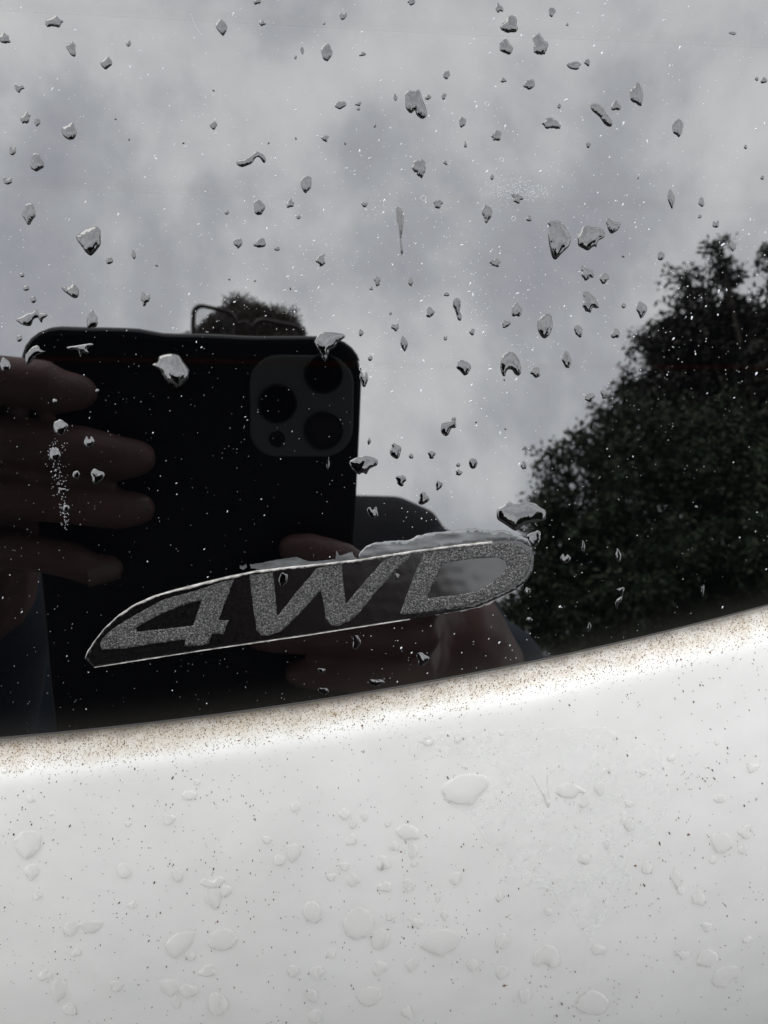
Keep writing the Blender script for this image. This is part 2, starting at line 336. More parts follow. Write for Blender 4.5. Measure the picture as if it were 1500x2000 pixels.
# ------------------------------------------------------------------ water drops on the glass
rnd = random.Random(11)
def k(s, ox, oy, P): return [(x/s + ox, yy/s + oy) for x, yy in P]
TRACED = [
 (k(5, 940, 360, [(645,370),(665,348),(682,366),(735,348),(790,370),(830,440),(878,520),(865,600),(800,660),(730,742),(700,730),(680,670),(660,580),(650,480),(668,400),(648,388)]), 'big pointed teardrop-shaped', 1.3),
 (k(5, 940, 360, [(980,425),(1025,395),(1090,420),(1160,418),(1205,460),(1212,500),(1190,530),(1140,545),(1125,590),(1130,620),(1100,600),(1045,655),(1000,630),(940,600),(945,545),(935,520),(975,470)]), 'broad jagged', .8),
 (k(5, 940, 360, [(1213,350),(1252,322),(1310,378),(1362,360),(1360,410),(1330,455),(1268,490),(1240,450),(1220,380)]), 'heart-shaped notched', 1),
 (k(2, 0, 0, [(296,925),(330,895),(375,883),(393,895),(394,955),(380,975),(355,1003),(332,985),(318,960),(300,940)]), 'big squarish pointed', 1.2),
 (k(2, 0, 0, [(233,1110),(265,1125),(285,1105),(310,1130),(308,1160),(290,1168),(265,1150),(245,1135)]), 'wing-shaped', 1.2),
 (k(3, 0, 560, [(885,455),(930,440),(925,410),(960,395),(1010,390),(1050,400),(1080,450),(1110,485),(1105,540),(1070,580),(1035,605),(1020,570),(990,580),(960,530),(940,490)]), 'big tooth-shaped', 1.3),
 (k(3, 700, 560, [(835,420),(855,390),(895,375),(930,405),(950,450),(955,500),(940,525),(915,515),(900,485),(870,485),(862,525),(845,528),(830,485)]), 'arch-shaped', .9),
 (k(3, 700, 560, [(1050,195),(1080,165),(1130,155),(1140,230),(1125,280),(1090,312),(1060,280),(1048,240)]), 'shield-shaped', 1.2),
 (k(3, 700, 560, [(485,795),(545,785),(548,765),(575,762),(572,795),(575,830),(545,825),(530,870),(510,880),(482,855)]), 'jug-shaped', .9),
 (k(3, 700, 560, [(810,1300),(880,1265),(930,1275),(960,1255),(1040,1270),(1065,1290),(1100,1310),(1095,1370),(1040,1385),(980,1390),(920,1435),(870,1400),(810,1365)]), 'widest two-lobed', 1.1),
 (k(3, 700, 560, [(990,1450),(1040,1430),(1065,1440),(1070,1490),(1040,1530),(1000,1520),(980,1480)]), 'flat flake-like', .7),
 (k(3, 340, 540, [(1020,1085),(1060,1065),(1105,1050),(1150,1055),(1195,1070),(1195,1105),(1140,1130),(1130,1165),(1105,1145),(1085,1165),(1040,1130)]), 'fin-shaped', .8),
 (k(3, 340, 540, [(820,380),(850,330),(920,325),(990,335),(1010,350),(985,370),(960,385),(945,420),(915,430),(900,460),(890,505),(870,490),(850,440),(830,410)]), 'big dripping jagged', .8),
 (k(2, 750, 0, [(80,365),(100,350),(115,360),(140,345),(150,390),(165,420),(168,455),(150,468),(125,450),(122,425),(105,448),(85,425)]), 'big molar-shaped', .8),
 (k(2, 750, 0, [(800,408),(830,402),(860,425),(870,450),(895,475),(890,498),(865,490),(840,455),(812,435)]), 'slanting bean-shaped', .8),
 (k(2, 750, 0, [(45,808),(65,808),(78,840),(76,900),(68,925),(76,980),(72,1008),(66,1000),(60,920),(50,860)]), 'long thin running', 1),
 (k(2, 0, 0, [(922,625),(950,622),(985,605),(1000,588),(1030,603),(1043,625),(1030,643),(1015,615),(1000,612),(985,640),(945,655),(925,645)]), 'caterpillar-shaped', .8),
 (k(2, 0, 0, [(240,495),(265,490),(285,472),(292,495),(302,520),(290,545),(265,548),(240,525)]), 'notched roundish', .8),
 (k(3, 700, 560, [(555,75),(575,63),(600,75),(602,120),(590,140),(608,175),(600,203),(580,195),(572,150),(550,115)]), 'peanut-shaped', 1),
 (k(3, 0, 560, [(80,190),(120,180),(160,155),(195,155),(210,125),(225,140),(225,155),(285,160),(270,180),(250,190),(250,215),(235,205),(225,180),(195,190),(190,215),(180,235),(130,225),(105,205)]), 'spidery sprawling', .6),
 (k(2.667, 1000, 450, [(540,1870),(590,1855),(580,1890),(575,1930),(550,1950),(548,1990),(535,1950),(545,1920),(560,1915),(570,1900),(555,1885)]), 'hooked squiggle-shaped', 1),
 (k(3, 700, 560, [(190,925),(205,912),(255,940),(240,1000),(225,1015),(185,990),(182,960),(200,940)]), 'mitten-shaped', 1.2),
 (k(3, 0, 560, [(145,400),(185,355),(225,340),(235,370),(275,380),(240,390),(205,410),(180,450),(150,460)]), 'bright sickle-shaped', .8),
 (k(3, 0, 560, [(385,355),(440,345),(545,330),(548,352),(500,360),(525,390),(500,397),(480,372),(478,425),(465,400),(455,365),(410,370)]), 'bright splattered', .8),
]
# (x, y, width, height, kind)   r round, b blob, t teardrop, j jagged, s spindle, h hook
SMALL = """8 75 24 20 j;105 43 32 22 j;140 95 18 28 b;208 123 24 26 s;251 85 10 14 s;433 53 22 34 s;512 45 12 12 b;502 3 14 12 b;670 30 14 18 h;633 46 6 6 r;
590 98 9 16 s;638 103 24 34 t;708 106 14 8 b;577 112 6 8 r;37 171 18 16 j;50 231 18 22 j;73 238 12 16 b;25 293 14 20 h;72 318 25 35 b;15 352 20 16 h;57 418 26 42 t;
417 245 14 18 t;665 205 22 16 b;700 203 12 8 b;700 213 8 6 r;732 246 6 8 t;635 270 14 14 j;598 360 22 36 t;443 415 9 9 r;506 405 22 30 b;567 398 14 16 j;583 424 9 8 r;
712 398 12 14 h;465 475 18 20 t;508 475 22 20 b;541 486 12 8 r;627 508 18 22 j;214 509 14 15 r;261 497 10 20 s;43 537 10 9 r;51 563 12 11 r;65 585 12 14 r;284 583 18 24 j;
737 549 12 18 j;725 564 8 7 r;804 3 16 14 b;975 16 14 18 j;996 49 32 34 b;988 92 26 28 b;1055 87 30 42 j;1078 23 14 18 b;1108 48 6 6 r;1431 65 16 8 s;872 146 14 16 b;
983 157 12 10 j;1034 165 22 20 b;1147 122 12 14 b;1121 128 28 16 b;772 190 8 16 s;836 190 12 10 b;867 188 10 12 b;1244 185 26 42 b;1203 207 18 20 b;1077 242 36 20 j;
1092 207 8 10 r;903 239 14 22 t;970 265 20 20 j;1324 250 24 34 t;909 283 6 12 j;1149 282 10 14 h;1478 154 8 8 r;1492 157 14 12 b;1456 287 8 10 s;819 327 26 34 j;
870 318 8 9 j;961 346 8 11 r;1489 347 8 9 r;1311 388 15 40 s;1370 395 12 18 b;856 398 18 16 j;1010 387 20 18 j;951 417 20 37 t;1033 427 10 12 j;1398 437 14 16 h;
1367 423 8 8 j;967 513 20 15 j;1291 500 14 18 r;1431 481 14 18 b;1146 534 24 25 j;1180 544 19 22 t;802 551 10 18 t;872 575 12 8 r;840 610 16 20 j;1009 606 20 28 b;
1151 590 28 40 j;763 612 6 6 r;772 639 16 14 j;705 650 9 14 b;789 671 15 32 s;988 633 17 14 b;1130 647 18 24 t;922 648 10 14 j;870 660 8 10 h;723 700 10 10 r;
711 738 16 34 h;906 718 28 30 t;1046 727 20 20 b;1107 704 19 32 t;1152 776 20 16 b;1180 770 13 18 j;721 862 8 14 s;803 891 9 11 r;843 888 14 16 b;895 908 8 9 r;
896 923 12 12 j;924 905 18 20 r;783 938 19 22 b;857 948 13 18 b;827 974 19 26 b;1023 909 10 17 j;1253 605 20 34 t;1218 597 9 11 r;1202 652 16 20 b;180 625 23 34 b;
38 661 12 13 r;10 713 22 26 b;118 836 28 34 t;174 862 18 28 h;107 888 22 26 r;190 930 26 28 b;149 928 14 18 t;121 959 16 12 b;129 993 14 14 r;190 763 8 7 r;107 783 9 9 r;
641 905 7 28 s;728 1000 22 26 h;553 1132 18 30 b;775 1125 9 14 b;920 1100 14 20 t;928 1150 18 18 j;825 1288 24 26 b;696 1255 16 28 b;1104 1090 18 22 h;1207 1085 14 28 s;
1139 1067 8 26 s;1030 1155 12 16 t;1372 1150 8 28 h;1150 1225 10 20 s;1034 1210 12 9 b;628 1310 14 11 b;735 1333 30 14 b;632 1350 20 14 b;1210 1088 5 5 r;1360 990 6 6 r"""
def outline(x, yy, w, h, kd, r):
    P = []; n = 12 if max(w, h) < 9 else 18 if max(w, h) < 16 else 30
    ph = [r.uniform(0, 6.28) for _ in range(6)]; lean = r.uniform(-.25, .25)
    for i in range(n):
        a = 2*math.pi*i/n; c, s = math.cos(a), math.sin(a)
        q = 1 + .05*math.sin(2*a+ph[0]) + .05*math.sin(3*a+ph[1])
        if kd == 'b': q += .12*math.sin(3*a+ph[2]) + .07*math.sin(5*a+ph[3])
        if kd == 'j': q += .16*math.sin(3*a+ph[2]) + .11*math.sin(5*a+ph[3]) + r.uniform(-.13, .13)
        X, Y = c*q, s*q                                         # Y positive = down
        if kd == 't': X *= (1 - .45*max(Y, 0)**1.2) ; Y += .07*math.sin(4*a+ph[2]); X += .06*math.sin(5*a+ph[4])
        if kd == 's': X *= (1 - .55*abs(Y)**1.5); X += .35*Y*(1 if ph[5] > 3 else -1)*.6
        if kd == 'h':
            if s < 0: Y += .85*math.exp(-(X/.33)**2)
            X *= 1 + .1*math.sin(4*a+ph[2])
        if kd in 'btj': X += lean*Y; 
        if kd != 'r': X += r.uniform(-.035, .035); Y += r.uniform(-.035, .035)
        P.append((x + X*w/2, yy + Y*h/2))
    return P
def dseg(pt, a, b_):
    ax, ay = pt[0]-a[0], pt[1]-a[1]; bx, by = b_[0]-a[0], b_[1]-a[1]; l = bx*bx + by*by or 1e-12
    f = max(0, min(1, (ax*bx + ay*by)/l)); return math.hypot(ax-bx*f, ay-by*f)
def dome(name, P, place, m, hk, sag, w0=0., edge=.42, detail=9, rng=None, soft=.9):
    """P outline in photograph pixels; place(px,py,height m) -> world; height swells towards the lower rim"""
    xs = [q[0] for q in P]; ys = [q[1] for q in P]; wd_, ht = max(xs)-min(xs), max(ys)-min(ys)
    st = max(wd_, ht)/detail; pts = [Vector(q) for q in P]; n = len(pts)
    segs = [(P[i], P[(i+1) % n]) for i in range(n)]
    for lay in (.22, .5):                                        # rings just inside the rim keep its curve smooth
        A = sum(P[i][0]*P[(i+1) % n][1] - P[(i+1) % n][0]*P[i][1] for i in range(n)); sg = 1 if A > 0 else -1
        for i in range(n):
            a, b_, c = P[i-1], P[i], P[(i+1) % n]; tx, ty = c[0]-a[0], c[1]-a[1]; l = math.hypot(tx, ty) or 1
            q = (b_[0] - sg*ty/l*st*lay, b_[1] + sg*tx/l*st*lay)
            if inpoly(q, P) and min(dseg(q, *s) for s in segs) > st*lay*.75: pts.append(Vector(q))
    j = 0
    yy = min(ys) + st/2
    while yy < max(ys):
        xx = min(xs) + (st/2 if j % 2 else 0)
        while xx < max(xs):
            q = (xx + rng.uniform(-.15, .15)*st, yy + rng.uniform(-.15, .15)*st)
            if inpoly(q, P) and min(dseg(q, *s) for s in segs) > st*.6: pts.append(Vector(q))
            xx += st
        yy += st; j += 1
    vv, ee, ff, *_ = geometry.delaunay_2d_cdt(pts, [(i, (i+1) % n) for i in range(n)], [], 1, 1e-5)
    R = edge*min(wd_, ht)*.5 + .5; px = DIST/FPX; y0, y1 = min(ys), max(ys); vs = []
    seed = rng.uniform(0, 100); hs = []
    for q in vv:
        d = min(dseg(q, *s) for s in segs); s = (q[1]-y0)/max(1e-6, y1-y0); f = min(1, d/(R*(1 + soft*max(0, 1-s)**1.3)))
        h = hk*math.sqrt(max(0, 1-(1-f)**2))*((1-sag) + sag*(s*1.25 + .15*(q[0]-min(xs))/max(wd_, 1)))*min(wd_, ht)*px
        h *= 1 + .12*noise.noise((q[0]/min(wd_, ht)*1.6 + seed, q[1]/min(wd_, ht)*1.6, 0))
        hs.append(h)
    nb = [set() for _ in vv]
    for f in ff:
        for i in range(3): nb[f[i]].add(f[i-1]); nb[f[i-1]].add(f[i])
    rim = [min(dseg(q, *s) for s in segs) < 1e-3 for q in vv]
    for _ in range(5): hs = [h if rim[i] or not nb[i] else .4*h + .6*sum(hs[j] for j in nb[i])/len(nb[i]) for i, h in enumerate(hs)]
    for q, h in zip(vv, hs): vs.append(place(q[0], q[1], w0 + h))
    return mesh(name, vs, [tuple(f) for f in ff])
def put_glass(px, py, w): u, v = on_glass(px, py); return W(u, v, w)
DIRS = ['right of', 'below and right of', 'below', 'below and left of', 'left of', 'above and left of', 'above', 'above and right of']
LM_G = {"the badge's figure 4": (330, 1200), "the badge's letter W": (640, 1160), "the badge's letter D": (920, 1130), "the reflected camera lenses": (595, 790), "the reflected phone's left corner": (70, 660),
 "the reflected glasses": (480, 610), "the reflected shoulder": (850, 1010), "the big pointed teardrop": (1092, 468), "the arch-shaped drop": (997, 710), "the long thin drip": (783, 452),
 "the reflected treetop": (1410, 500), "the reflected fingertips": (240, 880), "the photo's top left corner": (0, 0), "the middle of the top edge": (750, 0), "the photo's top right corner": (1500, 0),
 "the caterpillar-shaped drop": (491, 313), "the big squarish left drop": (172, 465), "the molar-shaped drop": (812, 200), "the slanting bean-shaped drop": (1172, 224)}
LM_P = {"the widest puddle on white paint": (920, 1530), "the forked water run": (1065, 1545), "the black double fleck": (748, 1693), "the photo's bottom left corner": (0, 2000), "the photo's bottom right corner": (1500, 2000),
 "the badge's letter W": (640, 1160), "the badge's letter D": (920, 1130), "the twin-lobed shallow drop": (155, 1800), "the middle of the bottom edge": (750, 2000)}
USED = {}
def label_for(x, yy, size, shape, stuff, LM, surf):
    sz = 'tiny' if size < 10 else 'very small' if size < 15 else 'small' if size < 24 else 'medium-sized' if size < 38 else 'large'
    if 'big' in shape or 'wide' in shape or 'broad' in shape: sz = ''
    near = sorted(LM.items(), key=lambda q: math.dist(q[1], (x, yy)))
    near = [q for q in near if math.dist(q[1], (x, yy)) > 14]
    def rel(q):
        a = math.degrees(math.atan2(yy-q[1][1], x-q[1][0])) % 360; d = math.dist(q[1], (x, yy))
        return ('just ' if d < 70 else 'far ' if d > 260 else '') + DIRS[int((a+22.5)//45) % 8] + ' ' + q[0]
    head = ' '.join(f'{sz} {shape} {stuff}'.split())
    base = f'{head} {surf}'
    tries = [f'{base} {rel(near[i])}' for i in (0, 1, 2)] + [f'{head}, {rel(near[i])}, {rel(near[j])}' for i, j in ((0, 1), (0, 2), (1, 2), (0, 3), (1, 3), (2, 3), (0, 4), (1, 4))]
    for s in tries:
        if s not in USED and len(s.split()) <= 16: USED[s] = 1; return s
    for s in tries[3:]:
        for extra in (s.replace(' dark glass', ' glass') + ', beside its twin', s + ', the lower one', s.replace('very small', 'bead-sized').replace(' on dark glass', ''), s.replace('very small', 'bead-sized').replace(' on white paint', '').replace('far ', '')):
            if extra not in USED and len(extra.split()) <= 16: USED[extra] = 1; print('DUP', extra); return extra
    for s in tries:
        s = s.replace(' on white paint', '').replace(' on dark glass', '').replace(' and right of', '-right of').replace(' and left of', '-left of')
        if s not in USED and len(s.split()) <= 16: USED[s] = 1; return s
    return tries[0]
def add_drop(name, P, me, m, label, cat, group):
    c = sum((v.co for v in me.vertices), Vector())/len(me.vertices)
    me.transform(Matrix.Translation(-c)); o = link(name, me, m); o.location = c
    return tag(o, label, cat, group)
GG = 'water drops on the black rear window'
for P, sh, hk in TRACED:
    Q = chaikin(chaikin(resample(P, True, 9, .4, rnd)))[::2]
    cx = sum(q[0] for q in P)/len(P); cy = sum(q[1] for q in P)/len(P); sz = max(max(q[0] for q in P)-min(q[0] for q in P), max(q[1] for q in P)-min(q[1] for q in P))
    me = dome('water_drop', Q, put_glass, m_drop, .17*hk, .66, -.000004, .36, 15, rnd)
    add_drop('water_drop', Q, me, m_drop, label_for(cx, cy, sz, sh, 'water drop', LM_G, 'on dark glass'), 'water drop', GG)
SHP = {'r': 'round', 'b': 'lumpy', 't': 'tapering', 'j': 'ragged', 's': 'narrow', 'h': 'notched'}
for s in SMALL.replace('\n', '').split(';'):
    a = s.split(); x, yy, w, h = map(float, a[:4]); kd = a[4]
    P = outline(x, yy, w, h, kd, rnd)
    over = yy > 1100 and x < 1000
    if max(w, h) > 14: P = chaikin(P)
    me = dome('water_drop', P, put_glass, m_drop, .18 if max(w, h) > 14 else .28, .62, .00010 if (over and yy < 1180) else -.000004, .5, 8 if max(w, h) > 14 else 6, rnd)
    add_drop('water_drop', P, me, m_drop, label_for(x, yy, max(w, h), SHP[kd], 'water drop', LM_G, 'on dark glass'), 'water drop', GG)

# ------------------------------------------------------------------ water on the white paint
def on_panel(px, py):
    r = ray(px, py); w = 0
    for _ in range(12):
        t_ = (w - DIST)/r.dot(N); g_ = CP + r*t_ - O; u, v = g_.dot(U), g_.dot(V); w = prof(max(edist(u, v), .0005))
    return u, v
def pnorm(u, v):
    h = .0004; f = lambda a, b_: W(a, b_, prof(max(edist(a, b_), .0005)))
    return (f(u+h, v) - f(u-h, v)).cross(f(u, v+h) - f(u, v-h)).normalized()
def put_paint(px, py, h):
    u, v = on_panel(px, py); return W(u, v, prof(max(edist(u, v), .0005))) + pnorm(u, v)*h
PAINT_TR = [
 (k(3, 500, 1500, [(1090,100),(1150,60),(1220,30),(1330,35),(1370,70),(1360,110),(1320,150),(1280,190),(1270,220),(1230,205),(1190,215),(1150,195),(1115,190),(1085,140)]), 'widest shallow scalloped'),
 (k(3, 1000, 1450, [(110,190),(125,195),(160,250),(190,290),(205,190),(212,195),(210,280),(228,340),(212,395),(192,350),(180,305),(140,245)]), 'forked running'),
 (k(3, 1000, 1450, [(245,290),(270,250),(350,230),(430,280),(430,300),(390,295),(365,328),(290,322)]), 'broad flat'),
 (k(3, 0, 1500, [(370,940),(385,900),(430,890),(465,915),(500,890),(570,890),(610,900),(590,940),(545,972),(500,965),(465,920),(445,970),(410,990),(380,975)]), 'twin-lobed shallow'),
 (k(3, 0, 1500, [(960,1040),(1010,980),(1080,950),(1145,965),(1125,1030),(1070,1080),(1020,1120),(985,1080)]), 'broad chin-shaped'),
 (k(3, 0, 1500, [(1215,1030),(1230,970),(1300,940),(1370,950),(1395,1000),(1360,1050),(1290,1070),(1235,1055)]), 'broad rounded'),
 (k(3, 500, 1500, [(510,920),(530,850),(600,810),(670,840),(692,900),(680,960),(640,985),(585,1005),(535,980)]), 'big round-bottomed'),
 (k(3, 500, 1500, [(955,1040),(1000,970),(1080,940),(1170,950),(1195,1000),(1165,1060),(1125,1075),(1095,1110),(1060,1090),(1020,1080),(975,1060)]), 'broad ragged-hemmed'),
 (k(3, 1000, 1450, [(120,1305),(130,1230),(190,1180),(260,1200),(285,1280),(270,1315),(225,1320),(185,1285),(150,1310)]), 'big lobed'),
 (k(3, 1000, 1450, [(370,1555),(400,1490),(460,1450),(530,1470),(570,1520),(545,1580),(490,1595),(420,1585)]), 'big bowl-shaped'),
 (k(3, 1000, 1450, [(1160,570),(1190,530),(1240,525),(1290,560),(1290,610),(1240,650),(1190,640)]), 'big oval'),
 (k(3, 1000, 1450, [(1080,1300),(1100,1230),(1150,1205),(1205,1240),(1210,1280),(1170,1318),(1120,1315)]), 'big skewed'),
 (k(3, 1000, 1450, [(1160,1400),(1190,1340),(1260,1305),(1335,1320),(1330,1385),(1280,1390),(1240,1440),(1190,1430)]), 'wide crooked'),
 (k(3, 1000, 1450, [(630,440),(650,490),(685,530),(718,500),(715,460),(690,430),(660,445)]), 'cup-shaped'),
 (k(3, 1000, 1450, [(380,660),(410,655),(455,665),(462,695),(435,720),(405,705)]), 'slipper-shaped'),
 (k(3, 500, 1500, [(600,1370),(600,1320),(650,1280),(730,1290),(740,1340),(700,1385),(650,1400)]), 'wide saucer-shaped'),
 (k(3, 0, 1500, [(80,420),(130,370),(200,365),(245,400),(240,470),(200,510),(150,535),(100,490)]), 'wide drooping'),
]
PAINT_SM = """62 1703 26 34 t;242 1700 28 30 r;346 1708 22 28 b;370 1553 28 20 r;385 1528 12 12 r;72 1748 16 20 j;415 1722 46 24 h;416 1755 34 40 t;441 1740 24 22 b;258 1767 18 14 j;
115 1935 30 46 t;88 1905 26 20 b;136 1970 26 24 b;228 1925 24 22 b;330 1928 34 34 t;368 1935 32 26 b;345 1958 18 26 t;425 1960 38 44 r;150 1860 18 16 b;405 1897 32 22 b;
372 1868 18 16 b;573 1665 30 36 t;545 1680 22 20 b;576 1575 18 20 r;672 1590 20 24 t;690 1608 16 22 r;686 1640 22 20 r;711 1594 16 20 t;757 1608 14 12 r;797 1625 44 32 b;
806 1660 18 34 b;770 1652 20 18 r;808 1685 16 16 r;797 1730 18 24 t;752 1732 28 20 b;690 1718 22 26 b;672 1692 20 16 b;748 1686 26 28 b;646 1712 18 16 j;889 1716 22 26 t;
855 1755 12 14 r;867 1788 14 22 t;762 1790 18 16 b;814 1803 22 20 b;610 1780 36 42 r;742 1833 34 42 r;975 1752 14 18 t;980 1838 24 30 r;923 1885 22 26 t;979 1900 24 28 t;
804 1885 24 28 t;741 1890 26 26 b;572 1897 22 24 t;618 1900 26 28 t;610 1945 22 26 t;616 1985 28 26 r;648 1862 18 20 r;795 1978 20 24 b;835 1447 24 20 h;894 1440 18 20 h;
980 1432 12 10 r;834 1440 12 10 r;1170 1540 22 28 t;1140 1565 20 26 b;1138 1680 20 16 t;1184 1650 14 20 t;1263 1695 22 24 r;1320 1715 24 40 s;1330 1740 14 16 r;1365 1755 26 28 b;
1392 1680 14 16 r;1405 1560 22 16 b;1470 1500 24 18 j;1256 1508 14 12 r;1310 1480 16 14 r;1070 1780 18 16 b;1168 1855 30 20 b;1025 1945 24 28 r;1335 1865 20 18 j;1455 1625 24 26 b;
1450 1660 16 18 b;1460 1835 20 14 s;1380 1810 22 18 b;60 1560 14 14 r;8 1505 14 10 b;250 1610 12 10 b;100 1590 10 8 r;330 1600 20 22 b;520 1640 18 16 b;1400 1450 12 10 j;1230 1570 20 12 b"""
GP = 'water drops on the white tailgate'
m_sky_sheen = bpy.data.materials.new('painted_sky_sheen'); m_sky_sheen.use_nodes = True; t = m_sky_sheen.node_tree; b = t.nodes['Principled BSDF']  # pale see-through overlay that paints the sky's reflection in the clear coat
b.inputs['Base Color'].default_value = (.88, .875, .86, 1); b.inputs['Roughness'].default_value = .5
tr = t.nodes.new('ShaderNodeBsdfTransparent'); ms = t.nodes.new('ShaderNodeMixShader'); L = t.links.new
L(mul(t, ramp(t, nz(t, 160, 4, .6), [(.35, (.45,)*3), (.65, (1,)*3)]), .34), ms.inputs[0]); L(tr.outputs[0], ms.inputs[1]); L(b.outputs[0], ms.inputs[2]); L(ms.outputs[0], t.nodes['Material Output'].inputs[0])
def sheen_patch(P, label):
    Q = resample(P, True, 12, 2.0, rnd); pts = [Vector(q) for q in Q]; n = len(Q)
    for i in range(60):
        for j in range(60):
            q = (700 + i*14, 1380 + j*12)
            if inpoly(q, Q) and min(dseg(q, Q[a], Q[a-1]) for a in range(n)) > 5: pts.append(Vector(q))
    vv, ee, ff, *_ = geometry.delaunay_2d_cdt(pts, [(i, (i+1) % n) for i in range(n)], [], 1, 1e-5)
    tag(link('sky_sheen_patch', mesh('sky_sheen_patch', [put_paint(q[0], q[1], .00005) for q in vv], [tuple(f) for f in ff]), m_sky_sheen), label, 'painted sky sheen')
sheen_patch([(798, 1440), (830, 1432), (1000, 1425), (1180, 1420), (1290, 1470), (1310, 1560), (1275, 1640), (1215, 1665), (1235, 1720), (1190, 1745), (1180, 1800), (1150, 1835), (1120, 1790), (1085, 1750), (1080, 1738), (1000, 1725), (975, 1715), (985, 1670), (945, 1640), (915, 1590), (880, 1572), (865, 1560), (900, 1568), (940, 1560), (975, 1530), (975, 1500), (930, 1478), (860, 1480), (798, 1484)], 'large pale irregular painted sky reflection on white paint around the widest puddle')
for P, sh in PAINT_TR:
    Q = chaikin(resample(P, True, 10, .4, rnd))
    cx = sum(q[0] for q in P)/len(P); cy = sum(q[1] for q in P)/len(P); sz = max(max(q[0] for q in P)-min(q[0] for q in P), max(q[1] for q in P)-min(q[1] for q in P))
    me = dome('water_drop', Q, put_paint, m_clear, .15, .80, -.000002, .42, 15, rnd, 2.5)
    add_drop('water_drop', Q, me, m_clear, label_for(cx, cy, sz, sh, 'water drop', LM_P, 'on white paint'), 'water drop', GP)
for s in PAINT_SM.replace('\n', '').split(';'):
    a = s.split(); x, yy, w, h = map(float, a[:4]); kd = a[4]
    P = outline(x, yy, w, h, kd, rnd)
    me = dome('water_drop', P, put_paint, m_clear, .22, .72, -.000002, .6, 9, rnd, 2.5)
    add_drop('water_drop', P, me, m_clear, label_for(x, yy, max(w, h), SHP[kd], 'clear bead', LM_P, 'on white paint'), 'water drop', GP)

# ------------------------------------------------------------------ grit, specks and glints (nobody could count them)
def specks(name, items, place, m, label, cat):
    vs, fs = [], []
    px = DIST/FPX
    for (x, yy, ln, wd_, a) in items:
        ca, sa = math.cos(a), math.sin(a); s = len(vs); n = 6
        for i in range(n):
            q = 2*math.pi*i/n; X = math.cos(q)*ln/2*rnd.uniform(.75, 1.2); Y = math.sin(q)*wd_/2*rnd.uniform(.75, 1.2)
            vs.append(place(x + X*ca - Y*sa, yy + X*sa + Y*ca, .000003))
        vs.append(place(x, yy, min(ln, wd_)*px*.45 + .000006))
        for i in range(n): fs.append((s+i, s+(i+1) % n, s+n)[::-1])
    o = link(name, mesh(name, vs, fs), m, None, False); return tag(o, label, cat, None, 'stuff')
def ey(x): return 1445 - .0802*x - 6.2e-5*x*x     # the edge in the photograph
it = []
while len(it) < 3300:
    x, yy = rnd.uniform(-20, 1520), rnd.uniform(-20, 1430)
    if yy > ey(x) - 8: continue
    dens = .30 + .75*math.exp(-((x-800)/420)**2 - ((yy-500)/240)**2) + .25*math.exp(-((x-1010)/60)**2 - ((yy-375)/30)**2)
    if x < 710 and yy > 650: dens = .20
    if x > 1050 and yy > 800: dens = .16
    dens *= .35 + 1.3*max(0, noise.noise((x/90, yy/90, 0)) + .35)
    if rnd.random() > dens: continue
    s = rnd.uniform(.7, 1.6) if rnd.random() < .88 else rnd.uniform(1.8, 3.8)
    if yy > 650 and x < 710: s *= .62
    if x > 1100 and yy > 750: s *= .7
    it.append((x, yy, s*rnd.uniform(1, 2.6), s, rnd.gauss(-1.0, .5)))
for _ in range(330):
    x, yy = rnd.gauss(1010, 38), rnd.gauss(374, 14); it.append((x, yy, rnd.uniform(1.2, 2.6), rnd.uniform(.8, 1.4), rnd.gauss(-.9, .5)))
def arc(x, yy, r, a0, a1, w, n):
    for i in range(n):
        a = a0 + (a1-a0)*i/n + rnd.uniform(-.03, .03); it.append((x + r*math.cos(a), yy + r*math.sin(a), rnd.uniform(2, 4.5), w, a + 1.57))
arc(440, 20, 66, 2.3, 3.05, .8, 16)
for (x, yy, r) in ((827, 387, 5), (708, 720, 6), (951, 203, 4), (980, 312, 4), (1003, 427, 4), (725, 715, 4), (105, 885, 11), (1050, 1042, 5)): arc(x, yy, r, 0, 6.28, 1.1, 11)
for _ in range(170):                              # dried trickle over the fingers
    f = rnd.random(); x = 105 + 25*f + rnd.gauss(0, 10*(1-f) + 3); yy = 860 + 175*f + rnd.gauss(0, 4); it.append((x, yy, rnd.uniform(1, 3.5), .8, rnd.uniform(-2, -1)))
specks('grit_glints', it, put_glass, m_fleck, 'pale glinting grit and scratches scattered over the black window', 'grit')
it = []
for (x, yy) in [(358, 280), (252, 273), (226, 233), (674, 281), (498, 549), (448, 546), (578, 271), (525, 280), (417, 177), (733, 246), (1246, 348), (1217, 501), (1022, 877), (930, 825), (985, 742), (987, 838), (567, 564), (306, 519)]:
    it.append((x, yy, 6, 3.6, rnd.uniform(0, 3)))
specks('dark_specks', it, put_glass, m_black, 'tiny black specks scattered over the mirrored sky', 'specks')
band, pan, rust = [], [], []
while len(band) < 7000:
    x = rnd.uniform(-30, 1530); d = abs(rnd.gauss(0, 34)) + 1
    if rnd.random() < .3: d = rnd.uniform(2, 66)
    if d > 95: continue
    s = rnd.choice((.8, .9, 1.0, 1.2, 1.3, 1.9)); band.append((x, ey(x) + d, s*rnd.uniform(1.1, 2.2), s, rnd.gauss(-1.05, .35)))
cl = [(rnd.uniform(0, 1500), rnd.uniform(1480, 2000), rnd.uniform(30, 90)) for _ in range(26)]
